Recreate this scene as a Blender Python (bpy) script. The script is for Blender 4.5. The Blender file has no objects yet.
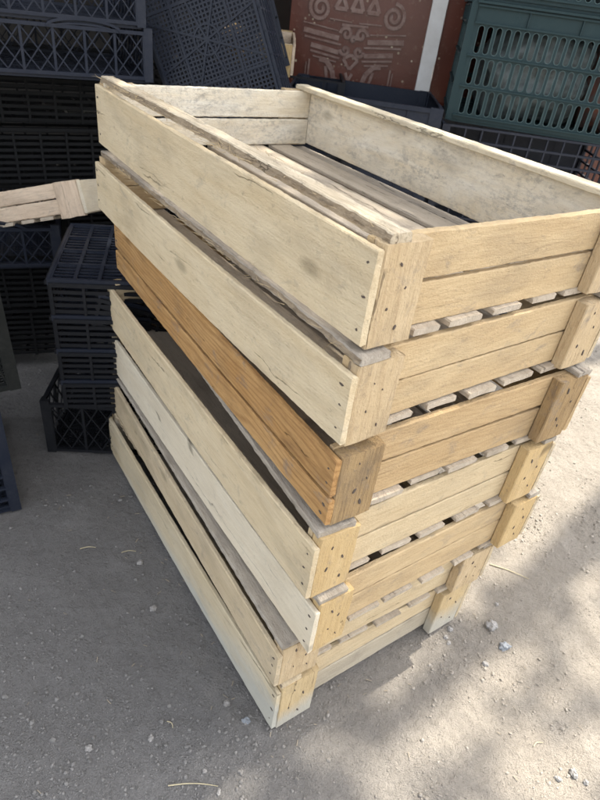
import bpy, math, random
from mathutils import Vector, Matrix, Euler, noise
R = math.radians
random.seed(11)
sc = bpy.context.scene
col = sc.collection

# ------------------------------------------------------------------ camera
PIT, ROL, CZ = 0.610580198, 0.14229656, 1.06623
cam_d = bpy.data.cameras.new('camera'); cam = bpy.data.objects.new('camera', cam_d); col.objects.link(cam)
cr, sr, c, s = math.cos(ROL), math.sin(ROL), math.cos(PIT), math.sin(PIT)
right0, up0, fwd = Vector((1, 0, 0)), Vector((0, s, c)), Vector((0, c, -s))
cx = right0 * cr + up0 * sr
cy = up0 * cr - right0 * sr
cz = -fwd
M = Matrix((cx, cy, cz)).transposed().to_4x4(); M.translation = (0, 0, CZ)
cam.matrix_world = M
cam_d.sensor_fit = 'VERTICAL'; cam_d.sensor_height = 36; cam_d.lens = 26.36
cam_d.clip_start = 0.02; cam_d.clip_end = 500
cam_d.dof.use_dof = True; cam_d.dof.focus_distance = 0.85; cam_d.dof.aperture_fstop = 11
sc.camera = cam

# ------------------------------------------------------------------ light
SUN_EL = R(52)
sun_h = Vector((0.76, 0.65, 0)).normalized()
SUN = Vector((sun_h.x * math.cos(SUN_EL), sun_h.y * math.cos(SUN_EL), math.sin(SUN_EL)))
w = bpy.data.worlds.new("World"); sc.world = w; w.use_nodes = True
wn = w.node_tree.nodes; wl = w.node_tree.links
bg = wn['Background']; sky = wn.new('ShaderNodeTexSky'); sky.sky_type = 'NISHITA'; sky.sun_disc = False
sky.sun_elevation = SUN_EL; sky.sun_rotation = math.atan2(SUN.x, SUN.y)
sky.dust_density = 3.0; sky.air_density = 1.0; sky.ozone_density = 0.6
hs = wn.new('ShaderNodeHueSaturation'); hs.inputs['Saturation'].default_value = 0.26
wl.new(sky.outputs[0], hs.inputs['Color']); wl.new(hs.outputs[0], bg.inputs[0]); bg.inputs[1].default_value = 0.15
sl = bpy.data.lights.new('sun', 'SUN'); sl.energy = 2.8; sl.angle = R(0.6); sl.color = (1.0, 0.93, 0.80)
so = bpy.data.objects.new('sun', sl); col.objects.link(so)
so.rotation_euler = (-SUN).to_track_quat('-Z', 'Y').to_euler(); so.location = SUN * 20
sc.view_settings.view_transform = 'Standard'; sc.view_settings.look = 'None'
sc.view_settings.exposure = 2.02; sc.view_settings.gamma = 1.0
sc.view_settings.use_curve_mapping = False

# ------------------------------------------------------------------ materials
def newmat(name):
    m = bpy.data.materials.new(name); m.use_nodes = True
    nt = m.node_tree; return m, nt, nt.nodes, nt.links, nt.nodes['Principled BSDF']
def math_n(N, Lk, op, a, b=None, clamp=False):
    n = N.new('ShaderNodeMath'); n.operation = op; n.use_clamp = clamp
    for i, v in enumerate((a, b)):
        if v is None: continue
        if isinstance(v, (int, float)): n.inputs[i].default_value = v
        else: Lk.new(v, n.inputs[i])
    return n.outputs[0]
def noise_n(N, Lk, vec, scale, detail=4, rough=0.6, dist=0.0):
    n = N.new('ShaderNodeTexNoise'); n.inputs['Scale'].default_value = scale
    n.inputs['Detail'].default_value = detail; n.inputs['Roughness'].default_value = rough
    n.inputs['Distortion'].default_value = dist
    if vec is not None: Lk.new(vec, n.inputs['Vector'])
    return n.outputs[0]
def ramp(N, Lk, fac, lo, hi, a=0.0, b=1.0):
    n = N.new('ShaderNodeMapRange'); n.inputs['From Min'].default_value = lo; n.inputs['From Max'].default_value = hi
    n.inputs['To Min'].default_value = a; n.inputs['To Max'].default_value = b; Lk.new(fac, n.inputs['Value'])
    return n.outputs[0]
def mix(N, Lk, fac, A, B):
    n = N.new('ShaderNodeMix'); n.data_type = 'RGBA'
    if isinstance(fac, (int, float)): n.inputs[0].default_value = fac
    else: Lk.new(fac, n.inputs[0])
    for i, v in ((6, A), (7, B)):
        if isinstance(v, tuple): n.inputs[i].default_value = (*v, 1)
        else: Lk.new(v, n.inputs[i])
    return n.outputs[2]
def mapping(N, Lk, vec, scale, loc=None):
    n = N.new('ShaderNodeMapping'); n.inputs['Scale'].default_value = scale
    Lk.new(vec, n.inputs['Vector'])
    return n.outputs[0]
def bump(N, Lk, height, dist, strength, b, prev=None):
    n = N.new('ShaderNodeBump'); n.inputs['Strength'].default_value = strength; n.inputs['Distance'].default_value = dist
    Lk.new(height, n.inputs['Height'])
    if prev is not None: Lk.new(prev, n.inputs['Normal'])
    Lk.new(n.outputs[0], b.inputs['Normal']); return n.outputs[0]

def wood(name, base, tan, line, dirt=0.25, grain=0.35, rings=0.0, dirtcol=(0.13, 0.105, 0.085), stain=None, speck=0.5, mould=0.0, crack=0.6):
    """rough-sawn board: grain runs along the board's own X axis"""
    m, nt, N, Lk, b = newmat(name)
    tc = N.new('ShaderNodeTexCoord'); oi = N.new('ShaderNodeObjectInfo')
    off = N.new('ShaderNodeVectorMath'); off.operation = 'SCALE'; off.inputs[0].default_value = (37.0, 53.0, 11.0)
    Lk.new(oi.outputs['Random'], off.inputs['Scale'])
    add = N.new('ShaderNodeVectorMath'); add.operation = 'ADD'
    Lk.new(tc.outputs['Object'], add.inputs[0]); Lk.new(off.outputs[0], add.inputs[1])
    P = add.outputs[0]
    fine = noise_n(N, Lk, mapping(N, Lk, P, (20, 250, 250)), 1.0, 4, 0.7, 0.4)
    broad = noise_n(N, Lk, mapping(N, Lk, P, (4.5, 20, 20)), 1.0, 5, 0.62, 0.9)
    blot = noise_n(N, Lk, mapping(N, Lk, P, (7, 16, 16)), 1.0, 5, 0.62)
    spk = noise_n(N, Lk, mapping(N, Lk, P, (240, 420, 420)), 1.0, 3, 0.75)
    spk2 = noise_n(N, Lk, mapping(N, Lk, P, (52, 85, 85)), 1.0, 5, 0.75)
    colr = mix(N, Lk, ramp(N, Lk, broad, 0.3, 0.72), base, tan)
    colr = mix(N, Lk, ramp(N, Lk, fine, 0.46, 0.74, 0, grain), colr, line)
    if rings > 0:
        # latewood lines of sawn pine
        sx = N.new('ShaderNodeSeparateXYZ'); Lk.new(P, sx.inputs[0])
        warp = noise_n(N, Lk, mapping(N, Lk, P, (2.2, 9, 9)), 1.0, 2, 0.45)
        ph = math_n(N, Lk, 'ADD', math_n(N, Lk, 'MULTIPLY', sx.outputs[1], 620.0), math_n(N, Lk, 'MULTIPLY', warp, 85.0))
        sn = math_n(N, Lk, 'SINE', ph)
        colr = mix(N, Lk, ramp(N, Lk, sn, 0.1, 1.0, 0, rings), colr, line)
    # grime, patchy
    colr = mix(N, Lk, ramp(N, Lk, blot, 0.50, 0.76, 0, dirt), colr, dirtcol)
    colr = mix(N, Lk, ramp(N, Lk, spk2, 0.59, 0.76, 0, speck), colr, dirtcol)
    colr = mix(N, Lk, ramp(N, Lk, spk, 0.62, 0.8, 0, speck * 0.7), colr, tuple(x * 0.5 for x in line))
    # long drying cracks, each following the grain
    cv = N.new('ShaderNodeTexVoronoi'); cv.feature = 'DISTANCE_TO_EDGE'; cv.inputs['Scale'].default_value = 1.0
    cwarp = noise_n(N, Lk, mapping(N, Lk, P, (14, 60, 60)), 1.0, 3, 0.6)
    cadd = N.new('ShaderNodeVectorMath'); cadd.operation = 'MULTIPLY_ADD'; cadd.inputs[1].default_value = (0, 0.5, 0)
    Lk.new(cwarp, cadd.inputs[0]); Lk.new(mapping(N, Lk, P, (0.9, 21, 3)), cadd.inputs[2]); Lk.new(cadd.outputs[0], cv.inputs['Vector'])
    cm = noise_n(N, Lk, mapping(N, Lk, P, (6, 24, 9)), 1.0, 1, 0.5)
    crk = math_n(N, Lk, 'MULTIPLY', ramp(N, Lk, cv.outputs['Distance'], 0.003, 0.012, 1, 0), ramp(N, Lk, cm, 0.57, 0.62))
    colr = mix(N, Lk, math_n(N, Lk, 'MULTIPLY', crk, crack), colr, tuple(x * 0.22 for x in line))
    # grey rubbed smudges
    sm = noise_n(N, Lk, mapping(N, Lk, P, (19, 30, 30)), 1.0, 6, 0.7, 0.5)
    colr = mix(N, Lk, ramp(N, Lk, sm, 0.57, 0.72, 0, min(0.6, dirt * 1.6)), colr, (0.20, 0.18, 0.165))
    if mould > 0:
        md = noise_n(N, Lk, mapping(N, Lk, P, (75, 110, 110)), 1.0, 5, 0.75)
        mk = noise_n(N, Lk, mapping(N, Lk, P, (5, 9, 9)), 1.0, 2, 0.5)
        mm = math_n(N, Lk, 'MULTIPLY', ramp(N, Lk, md, 0.48, 0.62), ramp(N, Lk, mk, 0.36, 0.6))
        colr = mix(N, Lk, ramp(N, Lk, mm, 0, 1, 0, mould), colr, (0.26, 0.24, 0.215))
    # a few knots
    vo = N.new('ShaderNodeTexVoronoi'); vo.inputs['Scale'].default_value = 1.0; vo.feature = 'F1'
    Lk.new(mapping(N, Lk, P, (4.2, 9.5, 0.5)), vo.inputs['Vector'])
    kd = ramp(N, Lk, vo.outputs['Distance'], 0.05, 0.11, 1.0, 0.0)
    colr = mix(N, Lk, math_n(N, Lk, 'MULTIPLY', kd, 0.55), colr, tuple(x * 0.42 for x in tan))
    if stain:   # splashed pale cement-grey along the lower edge: a mark of its own shape
        axis, lo, hi, sc_ = stain
        so_ = N.new('ShaderNodeSeparateXYZ'); Lk.new(tc.outputs['Object'], so_.inputs[0])
        n2 = noise_n(N, Lk, mapping(N, Lk, P, (6, 14, 14)), 1.0, 4, 0.6)
        h = math_n(N, Lk, 'ADD', so_.outputs[axis], math_n(N, Lk, 'MULTIPLY', math_n(N, Lk, 'SUBTRACT', n2, 0.5), 0.13))
        if axis == 1: h = math_n(N, Lk, 'ADD', h, ramp(N, Lk, so_.outputs[0], 0.1, 0.8, 0.075, -0.004))
        colr = mix(N, Lk, ramp(N, Lk, h, lo, hi, 0.7, 0.0), colr, sc_)
    Lk.new(colr, b.inputs['Base Color'])
    b.inputs['Roughness'].default_value = 0.88; b.inputs['Specular IOR Level'].default_value = 0.2
    hgt = math_n(N, Lk, 'SUBTRACT', math_n(N, Lk, 'MULTIPLY', fine, 0.6), math_n(N, Lk, 'MULTIPLY', crk, crack))
    hgt = math_n(N, Lk, 'ADD', hgt, math_n(N, Lk, 'ADD', spk, math_n(N, Lk, 'MULTIPLY', spk2, 0.8)))
    bump(N, Lk, hgt, 0.0022, 0.9, b)
    return m

CREAM = wood('cream_board', (0.73, 0.615, 0.425), (0.64, 0.51, 0.32), (0.46, 0.34, 0.20), dirt=0.26, grain=0.42, rings=0.06, speck=0.5)
CREAM2 = wood('cream_board_dirty', (0.64, 0.53, 0.37), (0.55, 0.44, 0.28), (0.38, 0.28, 0.17), dirt=0.34, grain=0.42, rings=0.08, speck=0.45)
WHITE = wood('whitish_board', (0.79, 0.71, 0.56), (0.71, 0.61, 0.45), (0.47, 0.39, 0.28), dirt=0.15, grain=0.28, rings=0.04, speck=0.3)
MOULDY = wood('mouldy_board', (0.84, 0.79, 0.68), (0.74, 0.63, 0.45), (0.42, 0.34, 0.24), dirt=0.35, grain=0.3, speck=0.5, mould=0.5, crack=0.0)
TAN = wood('tan_slat', (0.60, 0.46, 0.275), (0.52, 0.38, 0.215), (0.36, 0.25, 0.135), crack=0.15, dirt=0.32, grain=0.42, rings=0.14, speck=0.45)
TANW = wood('tan_slat_warm', (0.55, 0.40, 0.225), (0.47, 0.325, 0.17), (0.31, 0.20, 0.10), crack=0.2, dirt=0.32, grain=0.42, rings=0.22, speck=0.45)
TANP = wood('pale_slat', (0.65, 0.53, 0.345), (0.57, 0.445, 0.275), (0.36, 0.255, 0.14), dirt=0.22, grain=0.4, rings=0.1, speck=0.4)
ORANGE = wood('amber_pine', (0.56, 0.345, 0.15), (0.46, 0.255, 0.095), (0.25, 0.12, 0.045), dirt=0.5, grain=0.6, rings=0.42, speck=0.3, dirtcol=(0.10, 0.06, 0.035))
POST = wood('post_wood', (0.60, 0.47, 0.30), (0.50, 0.37, 0.215), (0.31, 0.21, 0.115), dirt=0.45, grain=0.6, speck=0.65)
POSTY = wood('yellow_post_wood', (0.60, 0.445, 0.24), (0.53, 0.37, 0.175), (0.37, 0.245, 0.115), dirt=0.2, grain=0.5, speck=0.6)
POSTD = wood('grimy_post_wood', (0.40, 0.28, 0.145), (0.31, 0.205, 0.10), (0.13, 0.085, 0.05), dirt=0.7, grain=0.75, speck=0.7)
GREYW = wood('weathered_rail', (0.46, 0.41, 0.345), (0.38, 0.33, 0.265), (0.20, 0.165, 0.13), dirt=0.4, grain=0.65, speck=0.5)
FLOORW = wood('floor_slat_wood', (0.58, 0.50, 0.40), (0.48, 0.405, 0.31), (0.30, 0.24, 0.175), dirt=0.4, grain=0.4, rings=0.1, speck=0.5)
RAILR = wood('rough_rail', (0.70, 0.61, 0.46), (0.52, 0.42, 0.29), (0.26, 0.20, 0.13), dirt=0.65, grain=0.7, speck=0.9)
RAILP = wood('pale_rail', (0.74, 0.66, 0.50), (0.62, 0.52, 0.36), (0.40, 0.32, 0.21), dirt=0.35, grain=0.5, speck=0.6)
BARK = wood('bark_edge', (0.40, 0.32, 0.22), (0.27, 0.21, 0.145), (0.11, 0.08, 0.055), dirt=0.6, grain=0.8, speck=0.8)
STB = wood('lime_stained_board', (0.66, 0.575, 0.42), (0.58, 0.47, 0.30), (0.43, 0.33, 0.2), dirt=0.2, grain=0.35, speck=0.35, stain=(1, 0.035, 0.085, (0.47, 0.485, 0.455)))
STP = wood('lime_stained_post', (0.60, 0.465, 0.27), (0.53, 0.39, 0.21), (0.37, 0.26, 0.13), dirt=0.2, grain=0.5, speck=0.55, stain=(0, 0.03, 0.075, (0.45, 0.46, 0.43)))
STS = wood('lime_stained_slat', (0.50, 0.44, 0.34), (0.45, 0.385, 0.285), (0.33, 0.27, 0.19), dirt=0.4, grain=0.4, speck=0.4, stain=(1, 0.0, 0.06, (0.44, 0.44, 0.40)))
OLDW = wood('pinkish_old_wood', (0.76, 0.62, 0.47), (0.66, 0.51, 0.37), (0.33, 0.23, 0.16), dirt=0.35, grain=0.5, speck=0.4)

def plastic(name, colr, rough=0.42, dust=0.25, dustcol=(0.22, 0.21, 0.2)):
    m, nt, N, Lk, b = newmat(name)
    tc = N.new('ShaderNodeTexCoord')
    n1 = noise_n(N, Lk, tc.outputs['Object'], 9.0, 5, 0.65)
    n2 = noise_n(N, Lk, tc.outputs['Object'], 90.0, 4, 0.7)
    f = math_n(N, Lk, 'MULTIPLY', ramp(N, Lk, n1, 0.42, 0.75), ramp(N, Lk, n2, 0.35, 0.7))
    Lk.new(mix(N, Lk, ramp(N, Lk, f, 0, 1, 0, dust), colr, dustcol), b.inputs['Base Color'])
    Lk.new(ramp(N, Lk, n1, 0.3, 0.7, rough, rough + 0.25), b.inputs['Roughness']); b.inputs['Specular IOR Level'].default_value = 0.28
    bump(N, Lk, n2, 0.0006, 0.3, b)
    return m
BLK = plastic('black_plastic', (0.008, 0.009, 0.012), 0.45, 0.05)
BLKN = plastic('blue_black_plastic', (0.013, 0.017, 0.029), 0.38, 0.14)
BLKG = plastic('green_black_plastic', (0.006, 0.0075, 0.007), 0.55, 0.1)
LIP = plastic('highlit_green_plastic', (0.07, 0.12, 0.125), 0.5, 0.4, (0.3, 0.34, 0.34))  # worn slot lips, with their highlight painted into the paler colour
BLKD = plastic('shaded_black_plastic', (0.0045, 0.005, 0.006), 0.6, 0.04)  # darker copy of the black: deep shade put into the colour
TRAY = plastic('navy_plastic', (0.010, 0.015, 0.028), 0.42, 0.10)
GRN = plastic('dark_green_plastic', (0.009, 0.029, 0.034), 0.4, 0.12, (0.2, 0.24, 0.25))
GREYP = plastic('grey_plastic', (0.10, 0.12, 0.15), 0.4, 0.3)

def simple(name, colr, rough=0.8, nscale=30, var=0.3, dark=None, metal=0):
    m, nt, N, Lk, b = newmat(name)
    tc = N.new('ShaderNodeTexCoord'); n1 = noise_n(N, Lk, tc.outputs['Object'], nscale, 5, 0.65)
    Lk.new(mix(N, Lk, ramp(N, Lk, n1, 0.35, 0.7, 0, var), colr, dark or tuple(x * 0.4 for x in colr)), b.inputs['Base Color'])
    b.inputs['Roughness'].default_value = rough; b.inputs['Metallic'].default_value = metal
    bump(N, Lk, n1, 0.002, 0.3, b)
    return m
NAIL = simple('rusty_nail', (0.10, 0.075, 0.06), 0.7, 300, 0.6)
STONE = simple('stone_grey', (0.30, 0.285, 0.27), 0.9, 60, 0.5)
STONEB = simple('stone_bluish', (0.24, 0.255, 0.275), 0.85, 60, 0.4)
STRAWF = simple('wood_fibre', (0.50, 0.38, 0.22), 0.85, 80, 0.5)
CRUMB = simple('dusty_crumbs', (0.34, 0.29, 0.22), 0.9, 80, 0.5)
STRAW = simple('dry_straw', (0.50, 0.43, 0.28), 0.8, 80, 0.4)
LEAF = simple('leaf', (0.07, 0.12, 0.03), 0.6, 8, 0.5)
TRUNK = simple('tree_bark', (0.14, 0.10, 0.07), 0.95, 25, 0.6)
CLOTHW = simple('white_sack', (0.20, 0.24, 0.245), 0.5, 30, 0.95, (0.03, 0.04, 0.042))
REDP = simple('faded_red_paper', (0.20, 0.075, 0.05), 0.6, 30, 0.95, (0.10, 0.12, 0.12))
ROOFM = simple('roof_sheet', (0.22, 0.20, 0.18), 0.6, 5, 0.5)
WALLM = simple('shade_dark_wall', (0.022, 0.019, 0.016), 0.95, 6, 0.5)  # near-black colour stands in for the gloom behind the crates

def brown_door():
    m, nt, N, Lk, b = newmat('brown_gate_paint')
    tc = N.new('ShaderNodeTexCoord'); P = tc.outputs['Object']
    n1 = noise_n(N, Lk, P, 7, 4, 0.6); n2 = noise_n(N, Lk, P, 55, 4, 0.6)
    colr = mix(N, Lk, ramp(N, Lk, n1, 0.3, 0.7), (0.085, 0.021, 0.011), (0.12, 0.032, 0.018))
    vo = N.new('ShaderNodeTexVoronoi'); vo.inputs['Scale'].default_value = 34; Lk.new(P, vo.inputs['Vector'])
    n3 = noise_n(N, Lk, P, 13, 2, 0.5)
    dots = math_n(N, Lk, 'MULTIPLY', ramp(N, Lk, vo.outputs['Distance'], 0.10, 0.17, 1, 0), ramp(N, Lk, n3, 0.42, 0.56))
    colr = mix(N, Lk, dots, colr, (0.50, 0.42, 0.30))
    colr = mix(N, Lk, ramp(N, Lk, n2, 0.58, 0.75, 0, 0.3), colr, (0.26, 0.17, 0.13))
    Lk.new(colr, b.inputs['Base Color']); b.inputs['Roughness'].default_value = 0.33
    bump(N, Lk, n2, 0.0015, 0.35, b)
    return m
DOOR = brown_door()
RELIEF = simple('worn_silver_relief', (0.24, 0.16, 0.135), 0.45, 45, 0.85, (0.12, 0.045, 0.03))
PEEL = simple('peeling_white_paint', (0.84, 0.84, 0.83), 0.6, 14, 0.3, (0.40, 0.35, 0.30))

def ground_mat():
    m, nt, N, Lk, b = newmat('dusty_ground')
    tc = N.new('ShaderNodeTexCoord'); P = tc.outputs['Object']
    big = noise_n(N, Lk, P, 1.6, 3, 0.5); mid = noise_n(N, Lk, P, 9, 5, 0.62); sm = noise_n(N, Lk, P, 70, 5, 0.7); gr = noise_n(N, Lk, P, 330, 3, 0.75)
    sx = N.new('ShaderNodeSeparateXYZ'); Lk.new(P, sx.inputs[0])
    # left: grey dirt; right: warmer dust, its partial sun lightened into the colour
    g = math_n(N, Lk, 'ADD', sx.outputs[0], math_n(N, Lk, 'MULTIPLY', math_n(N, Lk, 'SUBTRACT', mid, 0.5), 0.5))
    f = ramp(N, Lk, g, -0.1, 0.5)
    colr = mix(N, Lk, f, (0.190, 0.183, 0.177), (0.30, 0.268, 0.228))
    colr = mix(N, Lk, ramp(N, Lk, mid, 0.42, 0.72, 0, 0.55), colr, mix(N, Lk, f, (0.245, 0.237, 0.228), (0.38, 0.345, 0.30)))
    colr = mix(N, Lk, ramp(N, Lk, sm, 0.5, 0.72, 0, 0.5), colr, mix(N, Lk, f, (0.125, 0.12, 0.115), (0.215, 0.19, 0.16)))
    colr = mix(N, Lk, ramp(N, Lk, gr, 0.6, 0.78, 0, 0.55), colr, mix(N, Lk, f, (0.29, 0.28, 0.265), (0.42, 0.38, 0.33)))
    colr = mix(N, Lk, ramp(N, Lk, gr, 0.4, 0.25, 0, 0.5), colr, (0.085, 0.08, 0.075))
    Lk.new(colr, b.inputs['Base Color']); b.inputs['Roughness'].default_value = 0.95; b.inputs['Specular IOR Level'].default_value = 0.15
    n = bump(N, Lk, mid, 0.03, 0.7, b)
    n = bump(N, Lk, sm, 0.010, 0.9, b, n)
    bump(N, Lk, gr, 0.004, 1.0, b, n)
    return m
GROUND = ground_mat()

# ------------------------------------------------------------------ helpers
def mesh(name, v, f, mats, smooth=False, fm=None):
    me = bpy.data.meshes.new(name); me.from_pydata([tuple(p) for p in v], [], f)
    for mt in (mats if isinstance(mats, (list, tuple)) else [mats]): me.materials.append(mt)
    if fm: me.polygons.foreach_set('material_index', fm)
    if smooth: me.polygons.foreach_set('use_smooth', [True] * len(me.polygons))
    me.update(); return me
def link(name, me, parent=None, mat4=None):
    o = bpy.data.objects.new(name, me); col.objects.link(o)
    if parent is not None: o.parent = parent
    if mat4 is not None: o.matrix_basis = mat4
    return o
def tag(o, label=None, cat=None, group=None, kind=None):
    if label: o['label'] = label
    if cat: o['category'] = cat
    if group: o['group'] = group
    if kind: o['kind'] = kind
    return o
def empty(name, loc, rot=(0, 0, 0)):
    o = bpy.data.objects.new(name, None); o.empty_display_size = 0.05; col.objects.link(o)
    o.location = loc; o.rotation_euler = rot; return o
def frame(loc, X, Z):
    X = Vector(X).normalized(); Z = Vector(Z).normalized(); Y = Z.cross(X)
    m = Matrix((X, Y, Z)).transposed().to_4x4(); m.translation = loc; return m
def nz(*p): return noise.noise(Vector(p))

def board(name, L, W, T, mat, parent, m4, bow=0.0, sag=0.0, edge=0.0009, wane=0.0, wane_side=(-1,), edge_mat=None, tuck=0.0, rough_end=0.0012, taper=0.0, seed=None):
    """sawn board: X 0..L along the grain, Y 0..W, Z 0..T; bow lifts the middle along Z, sag along Y"""
    sd = random.uniform(0, 900) if seed is None else seed
    n = max(10, int(L / 0.007)); ch = min(0.0016, T * 0.18)
    k = max(2, int(W / 0.018))
    loop = []   # (y, z, side)
    for i in range(k + 1):
        y = ch + (W - 2 * ch) * i / k; loop.append((y, T, 0))
    loop += [(W, T - ch, 1), (W, T / 2, 1), (W, ch, 1)]
    for i in range(k, -1, -1):
        y = ch + (W - 2 * ch) * i / k; loop.append((y, 0, 2))
    loop += [(0, ch, -1), (0, T / 2, -1), (0, T - ch, -1)]
    v = []; nl = len(loop)
    for j in range(n + 1):
        x = L * j / n; t = j / n
        bz = bow * 4 * t * (1 - t); by = sag * 4 * t * (1 - t)
        for q, (y, z, sd_) in enumerate(loop):
            yy, zz, xx = y, z, x
            lo = 1 - y / W
            w0 = edge * (0.6 * nz(x * 150, sd, 3.1 + (y > W / 2) * 7) + 0.35 * nz(x * 40, sd, 2) + 0.5 * nz(x * 4, sd, 1.7 + (y > W / 2) * 5))
            if sd_ != 0 or True:
                ey = min(y, W - y)
                if ey < W * 0.3: yy += w0 * 1.2
            for ws in wane_side:
                if wane and ((ws < 0 and y < W * 0.35) or (ws > 0 and y > W * 0.65)):
                    d = wane * (0.5 + 0.7 * nz(x * 3, sd, 9.0) + 0.35 * nz(x * 22, sd, 4.0) + 0.35 * nz(x * 80, sd + z * 200, 4.0) + 0.2 * nz(x * 170, sd + z * 300, 1.0))
                    slope = wane * 0.7 * (z / T)
                    yy += -ws * (d + slope * (0.6 + 0.5 * nz(x * 14, sd + 5, 0)))
            zz += 0.0005 * nz(x * 45, y * 45, sd + (z > T / 2) * 3)
            yy = yy - (yy - W / 2) * taper * t
            if j in (0, n): xx += rough_end * (nz(y * 240, z * 240, sd + j) + 0.5 * nz(y * 800, z * 600, sd + j))
            v.append((xx, yy + by, zz + bz))
    f = []; fm = []
    for j in range(n):
        for q in range(nl):
            a = j * nl + q; b_ = j * nl + (q + 1) % nl
            f.append((a, b_, b_ + nl, a + nl)); s_ = loop[q][2]; s2 = loop[(q + 1) % nl][2]
            fm.append(1 if edge_mat and (s_ in wane_side and s2 in wane_side) else 0)
    # caps as strips
    for base, flip in ((0, False), (n * nl, True)):
        top = list(range(0, k + 1)); bot = list(range(2 * k + 4, k + 3, -1))
        for i in range(k):
            q = (base + top[i], base + bot[i], base + bot[i + 1], base + top[i + 1])
            f.append(q if not flip else q[::-1]); fm.append(0)
        r = [base + k, base + 2 * k + 4 - k, base + k + 3, base + k + 2, base + k + 1]
        r = [base + k, base + k + 4, base + k + 3, base + k + 2, base + k + 1]
        f.append(tuple(r) if not flip else tuple(r[::-1])); fm.append(0)
        l = [base + 0, base + nl - 1, base + nl - 2, base + nl - 3, base + 2 * k + 4]
        f.append(tuple(l) if not flip else tuple(l[::-1])); fm.append(0)
    mats = [mat] + ([edge_mat] if edge_mat else [])
    me = mesh(name, v, f, mats, fm=fm if edge_mat else None)
    return link(name, me, parent, m4)

def nail(parent, x, y, z, r=0.0022, stretch=1.6):
    """dark, slightly ragged nail head with its rust smear, on the board's outer face"""
    n = 12; v = [(0, 0, 0.0011)]; sd = random.uniform(0, 99)
    for i in range(n):
        a = 2 * math.pi * i / n; rr = r * (1 + 0.35 * nz(math.cos(a) * 1.5, math.sin(a) * 1.5, sd))
        v.append((rr * math.cos(a) * stretch, rr * math.sin(a), 0.0008))
    for i in range(n):
        a = 2 * math.pi * i / n; rr = r * 1.25 * (1 + 0.35 * nz(math.cos(a) * 1.5, math.sin(a) * 1.5, sd))
        v.append((rr * math.cos(a) * stretch, rr * math.sin(a), -0.001))
    f = [(0, 1 + i, 1 + (i + 1) % n) for i in range(n)] + [(1 + i, 1 + n + i, 1 + n + (i + 1) % n, 1 + (i + 1) % n) for i in range(n)]
    m4 = Matrix.Translation((x, y, z)) @ Matrix.Rotation(random.uniform(-0.5, 0.5), 4, 'Z')
    return link('nail', mesh('nail', v, f, NAIL), parent, m4)

# ------------------------------------------------------------------ the setting: ground
def build_ground():
    v = []; f = []
    xs = [-60, -25, -10, -5, -3] + [-2 + i * 0.01 for i in range(401)] + [3, 5, 10, 25, 60]
    ys = [-60, -25, -10, -4, -1.5] + [-0.4 + i * 0.01 for i in range(341)] + [4, 6, 12, 30, 60]
    for y in ys:
        for x in xs:
            h = 0.0
            if -2 <= x <= 2 and -0.4 <= y <= 3.0:
                h = 0.006 * nz(x * 2.2, y * 2.2, 0) + 0.0028 * nz(x * 9, y * 9, 3) + 0.0018 * nz(x * 30, y * 30, 5) + 0.0012 * nz(x * 60, y * 60, 6)
                # faint tyre-like drag marks on the right
                h += 0.003 * math.sin((x * 0.95 - y * 0.3) * 40) * max(0, nz(x * 1.5, y * 1.5, 8)) 
                h -= 0.004
            v.append((x, y, h))
    nx = len(xs)
    for j in range(len(ys) - 1):
        for i in range(nx - 1):
            a = j * nx + i; f.append((a, a + 1, a + nx + 1, a + nx))
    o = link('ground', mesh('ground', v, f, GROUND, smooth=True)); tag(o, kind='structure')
build_ground()
def gz(x, y):
    return 0.006 * nz(x * 2.2, y * 2.2, 0) + 0.0028 * nz(x * 9, y * 9, 3) - 0.004

ICO = None
def ico_pts():
    t = (1 + 5 ** 0.5) / 2
    v = [(-1, t, 0), (1, t, 0), (-1, -t, 0), (1, -t, 0), (0, -1, t), (0, 1, t), (0, -1, -t), (0, 1, -t), (t, 0, -1), (t, 0, 1), (-t, 0, -1), (-t, 0, 1)]
    v = [Vector(p).normalized() for p in v]
    f = [(0, 11, 5), (0, 5, 1), (0, 1, 7), (0, 7, 10), (0, 10, 11), (1, 5, 9), (5, 11, 4), (11, 10, 2), (10, 7, 6), (7, 1, 8), (3, 9, 4), (3, 4, 2), (3, 2, 6), (3, 6, 8), (3, 8, 9), (4, 9, 5), (2, 4, 11), (6, 2, 10), (8, 6, 7), (9, 8, 1)]
    return v, f
IV, IF = ico_pts()
def stone_mesh(name, r, mat, sub=2):
    vs = [p.copy() for p in IV]; fs = list(IF)
    for _ in range(sub):
        cache = {}; nf = []
        def mid(a, b):
            k = (min(a, b), max(a, b))
            if k not in cache: vs.append(((vs[a] + vs[b]) / 2).normalized()); cache[k] = len(vs) - 1
            return cache[k]
        for a, b, c_ in fs:
            x, y, z = mid(a, b), mid(b, c_), mid(c_, a); nf += [(a, x, z), (b, y, x), (c_, z, y), (x, y, z)]
        fs = nf
    sd = random.uniform(0, 99); ax = (random.uniform(0.8, 1.3), random.uniform(0.7, 1.0), random.uniform(0.5, 0.75))
    out = []
    for p in vs:
        d = r * 0.85 * (1 + 0.55 * nz(p.x * 1.6 + sd, p.y * 1.6, p.z * 1.6) + 0.2 * nz(p.x * 4 + sd, p.y * 4, p.z * 4))
        out.append((p.x * d * ax[0], p.y * d * ax[1], p.z * d * ax[2]))
    return mesh(name, out, fs, mat)
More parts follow.
